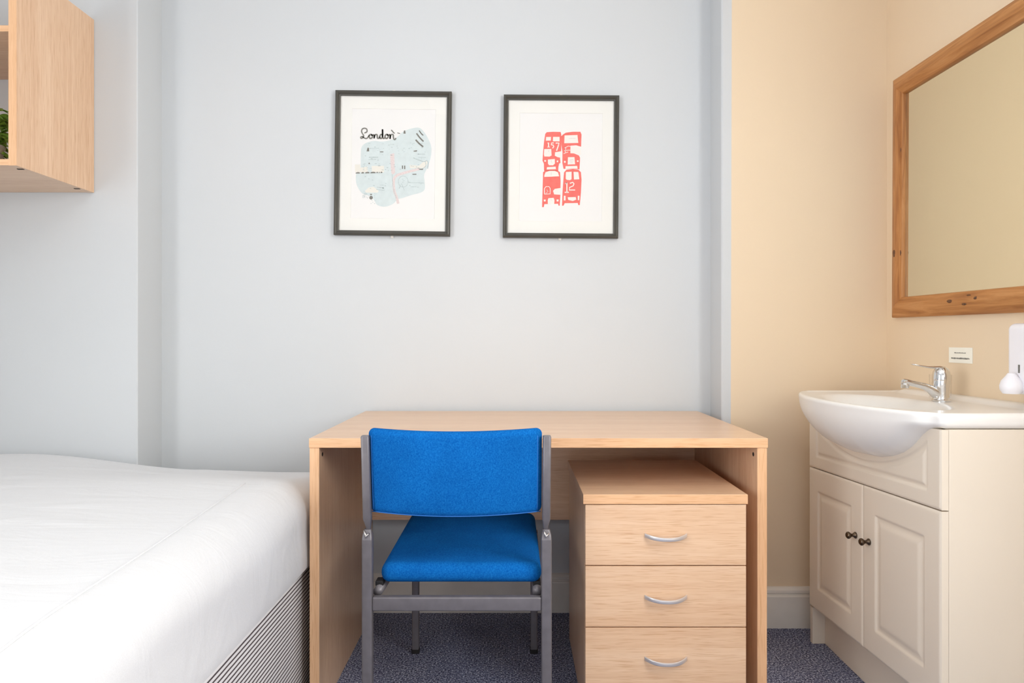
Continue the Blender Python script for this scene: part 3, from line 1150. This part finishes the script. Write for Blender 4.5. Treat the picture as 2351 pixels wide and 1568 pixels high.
def relief(y0, y1, z0, z1, fn, ny, nz, thick=.018, x_front=0.0):
    """board with a carved front (front surface at local x = x_front, relief pushes +x)"""
    V, F = [], []
    for j in range(nz + 1):
        for i in range(ny + 1):
            y, z = y0 + (y1 - y0) * i / ny, z0 + (z1 - z0) * j / nz
            V.append((x_front + fn(y, z), y, z))
    for j in range(nz):
        for i in range(ny):
            a = j * (ny + 1) + i
            F.append((a, a + 1, a + ny + 2, a + ny + 1))
    o = len(V)
    edge = [i for i in range(ny + 1)] + [j * (ny + 1) + ny for j in range(1, nz + 1)] + [nz * (ny + 1) + i for i in range(ny - 1, -1, -1)] + [j * (ny + 1) for j in range(nz - 1, 0, -1)]
    for e_ in edge:
        V.append((x_front + thick, V[e_][1], V[e_][2]))
    m_ = len(edge)
    for k in range(m_):
        F.append((edge[k], edge[(k + 1) % m_], o + (k + 1) % m_, o + k))
    F.append(tuple(o + k for k in range(m_)))
    return V, F


def panel_profile(d):
    """d = distance inside the moulded rectangle edge"""
    if d < 0:
        return 0.0
    if d < .007:
        return .0045 * sstep(d / .007)
    if d < .012:
        return .0045
    if d < .030:
        return .0045 - .0040 * sstep((d - .012) / .018)
    return .0005


def edge_round(y, z, y0, y1, z0, z1):
    d = min(y - y0, y1 - y, z - z0, z1 - z)
    return .003 * (1 - sstep(d / .005)) if d < .005 else 0


Z_DB, Z_DT, Z_TOP = 0.122, 0.572, 0.792
YM = 1.895
# carcass: near and far end panels, back, floor, plinth
MB().add(P(vl, VX + .019, XR - .003, VY0, VY0 + .016, 0.0, 0.785, r=.001)).build('end_panel', 'cab', cab)
MB().add(P(vl, VX + .004, XR - .003, VY1 - .018, VY1, 0.0, .118, r=.001)).add(P(vl, VX + .019, XR - .003, VY1 - .018, VY1, .1185, .785, r=.001)).build('end_panel', 'cab', cab)
MB().add(tlt(P(vl, XR - .02, XR - .004, VY0 + .016, VY1 - .016, 0.12, .75, r=.001))).build('back_panel', 'cab', cab)
MB().add(tlt(P(vl, VX + .022, XR - .02, VY0 + .016, VY1 - .016, 0.124, 0.140, r=.001))).build('floor_panel', 'cab', cab)
MB().add(P(vl, VX + .044, VX + .060, VY0 + .016, VY1 - .018, 0.0, 0.132, r=.001)).build('plinth', 'cab', cab)
# doors
for (a, b, ky) in ((YM + .0015, VY1, YM + .0015 + .035), (VY0, YM - .0015, YM - .0015 - .035)):
    ya, yb = a - vl[1], b - vl[1]
    my, mz = .062, .068

    def fn(y, z, ya=ya, yb=yb):
        d = min(y - (ya + my), (yb - my) - y, z - (Z_DB + mz), (Z_DT - mz) - z)
        return panel_profile(d) + edge_round(y, z, ya, yb, Z_DB, Z_DT)
    d = MB().add(tlt(relief(ya, yb, Z_DB, Z_DT, fn, 110, 150))).build('door', 'cab', cab, smooth='auto')
    kz = tilt((0, ky - vl[1], 0.424))[2]
    MB().add(lathe([(0, 0), (.0085, 0), (.0095, -.002), (.0075, -.005), (.0045, -.008), (.0045, -.013), (.0075, -.0165), (.0100, -.020), (.0098, -.024), (.006, -.0275), (0, -.0285)], 20, 'x',
                   (0, ky - vl[1], kz))).build('knob', 'bronze', d, smooth=True)
# valance board above the doors with two carved spandrels following the bowl
ya, yb = VY0 - vl[1], VY1 - vl[1]
YC = (VY0 + VY1) / 2 - vl[1]


def tri_sd(y, z):
    """signed inside-distance to the nearer spandrel"""
    q = abs(y - YC)
    # outer vertical edge, lower edge, and the concave arc around the bowl
    d1 = (.345 - .050) - q
    d2 = z - (Z_DT + .003 + .035)
    arc = math.hypot(q * .60, z - .868) - .222
    return min(d1, d2, arc)


def vfn(y, z):
    d = tri_sd(y, z)
    p_ = 0
    if d > 0:
        if d < .006:
            p_ = .0045 * sstep(d / .006)
        elif d < .009:
            p_ = .0045
        elif d < .020:
            p_ = .0045 - .0042 * sstep((d - .009) / .011)
        else:
            p_ = .0003
    return p_ + edge_round(y, z, ya, yb, Z_DT + .003, Z_TOP + .2)


MB().add(tlt(relief(ya, yb, Z_DT + .003, Z_TOP - .034, vfn, 300, 90))).build('valance', 'cab', cab, smooth='auto')

# ------------------------------------------------------------------ washbasin
BY0, BY1 = 1.545, 2.262
BC, BH = (BY0 + BY1) / 2, (BY1 - BY0) / 2
RIM, RB = 0.822, 0.786
basin = thing('washbasin', 'white ceramic washbasin with a bowed front bowl on the ivory cabinet', 'sink', (XR - .001, BC, RB))
V, F = [], []
NU = 96


def front(u):
    t = u / .350
    b = max(0, 1 - t * t)
    f = .325 + .108 * b ** .75 * sstep(b * 5)
    de = BH - abs(u)
    if de < .018:
        f -= .018 - math.sqrt(max(0, .018 ** 2 - (.018 - de) ** 2))
    return f


def gdrop(u):
    return float(np.interp(abs(u), [0, .11, .166, .21, .242, .263, .286, .311, .330, .338], [.114, .107, .094, .078, .060, .044, .024, .008, .0015, 0]))


def ztop(u, v, fv):
    # edge of the deck, shallow dish, and bowl
    e_ = min(fv - v, BH - abs(u))
    z = RIM - .004 * sstep((e_ - .012) / .02)
    z += .012 * sstep((.050 - v) / .03) * (1 if abs(u) < 1 else 1) * sstep((BH - abs(u)) / .06)
    r = math.hypot(u / .245, (v - .262) / (.135 if v > .262 else .125))
    z -= .115 * (1 - sstep((r - .35) / .68)) if r < 1.03 else 0
    return z


secs = []
us = [-BH + 2 * BH * (0.5 - 0.5 * math.cos(PI * i / NU)) * 1.0 for i in range(NU + 1)]
us = [-BH + 2 * BH * (i / NU) for i in range(NU + 1)]
us = sorted(set([-BH, -BH + .0006, -BH + .0015, -BH + .003, -BH + .005, -BH + .0075, -BH + .0105, -BH + .014] + us[3:-3] + [BH - .014, BH - .0105, BH - .0075, BH - .005, BH - .003, BH - .0015, BH - .0006, BH]))
for u in us:
    fv = front(u)
    de = BH - abs(u)
    er = .013 - math.sqrt(max(0, .013 ** 2 - max(0, .013 - de) ** 2)) if de < .013 else 0   # rounded ends
    squeeze, er = 1 - er / .018, 0
    s = []
    NV = 64
    for j in range(NV + 1):
        v = (fv - .008) * j / NV
        s.append((v, ztop(u, v, fv) - er))
    # rim roll
    for a in (20, 45, 70, 90):
        s.append((fv - .008 + .008 * math.sin(R(a)), RIM - .008 + .008 * math.cos(R(a)) - er))
    g = gdrop(u)
    # outer face: short lip then swell back under to the cabinet front
    end = .300
    lip = RB + .006 + .008
    s.append((fv - .0003, (RIM + lip) / 2 - er * .2))
    s.append((fv - .0015, lip))
    b0 = fv - .0015
    for k in range(1, 13):
        a = PI / 2 * k / 12
        s.append((end + (b0 - end) * math.cos(a) ** .95 if k < 12 else end, lip - (lip - (RB + er) + g) * math.sin(a) ** 1.1))
    s.append((0.0, RB - g * .0 + er) if g < .002 else (.02, RB + er))
    s.append((0.0, RB + er))
    mz = (RIM + RB) / 2
    secs.append([(-v, u, (mz + (z - mz) * squeeze if squeeze < 1 else z) - RB) for v, z in s])
bas = MB().add(loft(secs)).build('bowl', 'ceramic', basin, smooth='auto')
# waste outlet and overflow
zb = ztop(0, .262, .43) - RB
MB().add(lathe([(0, .001), (.012, .001), (.018, .003), (.021, .0045), (.021, .0005), (0, .0003)][::-1], 24, 'z', (-.262, 0, zb))).build('waste_outlet', 'chrome', basin, smooth='auto')

# ------------------------------------------------------------------ mixer tap
TX, TY, TZ = 1.188, BC - .01, 0.8185
tap = thing('mixer_tap', 'chrome single-lever mixer tap on the back deck of the washbasin', 'tap', (TX, TY, TZ))
# body: leans out of a round foot
secs = []
for (z, cx_, rx, ry) in ((0, 0, .0235, .0235), (.004, 0, .0235, .0235), (.006, 0, .021, .021), (.02, -.001, .0195, .020), (.035, -.002, .0205, .0205), (.048, -.001, .022, .0215), (.058, 0, .0225, .022)):
    secs.append([(cx_ + rx * math.cos(a), ry * math.sin(a), z) for a in [2 * PI * i / 28 for i in range(28)]])
MB().add(loft(secs)).build('body', 'chrome', tap, smooth='auto')
secs = []
sp_ = [(.0, .020, .017, .017), (-.018, .024, .015, .015), (-.032, .034, .0125, .0115), (-.048, .0415, .0115, .0095), (-.070, .047, .0110, .0085), (-.088, .051, .0112, .0085), (-.098, .053, .0118, .009), (-.108, .0545, .0105, .008), (-.112, .055, .005, .004)]
for i, (x, z, ry, rz) in enumerate(sp_):
    j0, j1 = sp_[max(0, i - 1)], sp_[min(len(sp_) - 1, i + 1)]
    tx_, tz_ = j1[0] - j0[0], j1[1] - j0[1]
    L = math.hypot(tx_, tz_)
    nx_, nz_ = -tz_ / L, tx_ / L
    secs.append([(x + nx_ * rz * math.sin(a), ry * math.cos(a), z + nz_ * rz * math.sin(a)) for a in [2 * PI * i_ / 20 for i_ in range(20)]])
MB().add(loft(secs)).build('spout', 'chrome', tap, smooth='auto')
MB().add(lathe([(0, 0), (.009, 0), (.0105, .002), (.0105, .013), (0, .013)], 20, 'z', (-.101, 0, .036))).build('aerator', 'chrome', tap, smooth='auto')
# domed cap and lever
dome = [(.0225, .059), (.0228, .064), (.0225, .072), (.0205, .082), (.016, .090), (.009, .095), (0, .0965)]
MB().add(lathe([(0, .059)] + dome, 28)).build('cartridge_cap', 'chrome', tap, smooth='auto')
secs = []
for (x, z, hw_, th) in ((.004, .093, .012, .003), (-.012, .0945, .0125, .0035), (-.028, .0935, .011, .003), (-.046, .0955, .010, .0022), (-.064, .099, .010, .0018), (-.078, .1015, .0095, .0016), (-.084, .1025, .006, .0010)):
    secs.append([(x, a, z + b) for a, b in rrect(hw_, th, th * .8, 3)])
MB().add(loft(secs)).build('lever', 'chrome', tap, smooth='auto')

# ------------------------------------------------------------------ tumbler behind the tap
tum = thing('glass_tumbler', 'clear drinking glass standing behind the chrome tap', 'glass', (1.236, 1.975, 0.819))
MB().add(lathe([(0, 0), (.0255, 0), (.027, .002), (.0285, .068), (.028, .0695), (.0272, .068), (.0258, .005), (0, .004)], 32)).build('vessel', 'thin_glass', tum, smooth='auto')

# ------------------------------------------------------------------ sticker and soap dispenser
YS0, YS1 = 1.915, 2.019
stk = thing('wall_sticker', 'small white printed notice stuck on the cream wall above the tap', 'sticker', (XR - .0005, (YS0 + YS1) / 2, .944))
MB().add(rbox(-.0008, 0, -.052, .052, -.0225, .0225, r=.0003)).build('card', 'label', stk)
mb = MB()
rs = random.Random(2)


def dash(y0, y1, z0, z1):
    mb.add(rbox(-.0013, -.0009, y0, y1, z0, z1, r=.0001))


y = .026
while y > -.022:
    w_ = rs.uniform(.0015, .0045)
    dash(y - w_, y, .0055, .0055 + rs.uniform(.0016, .0028))
    y -= w_ + rs.uniform(.0008, .0016)
y = .040
while y > -.040:
    w_ = rs.uniform(.0015, .005)
    dash(y - w_, y, -.0105 + rs.uniform(-.0010, 0), -.0105 + rs.uniform(.0026, .0040))
    y -= w_ + rs.uniform(.0006, .0014)
mb.build('printed_lines', 'ink', stk)['kind'] = 'stuff'

dsp = thing('soap_dispenser', 'white plastic wall soap dispenser with round push knob beside the mirror', 'soap dispenser', (XR - .001, 1.642, .857))


def disp_def(p):
    return Vector(p)


MB().add(rbox(-.072, 0, -.045, .045, .0, .172, .016, (2, 2, 6), 5)).build('housing', 'plastic', dsp, smooth='auto')
MB().add(lathe([(0, 0), (.018, .001), (.0235, .010), (.0245, .020), (.021, .032), (.013, .042), (.008, .05), (0, .05)], 28, 'z', (-.086, .006, .001))).build('push_knob', 'plastic', dsp, smooth='auto')
MB().add(rbox(-.0728, -.071, -.003, .003, .052, .072, r=.001, k=2)).build('level_window', 'ink', dsp)

# ------------------------------------------------------------------ ceiling lamp (out of frame, gives the warm light)
cln = thing('ceiling_lamp', 'round opal ceiling lamp in the middle of the ceiling', 'lamp', (-0.3, 0.7, ZC))
MB().add(lathe([(0, 0), (.16, 0), (.165, -.01), (.15, -.045), (.09, -.062), (0, -.066)], 40)).build('diffuser', 'plastic', cln, smooth='auto')
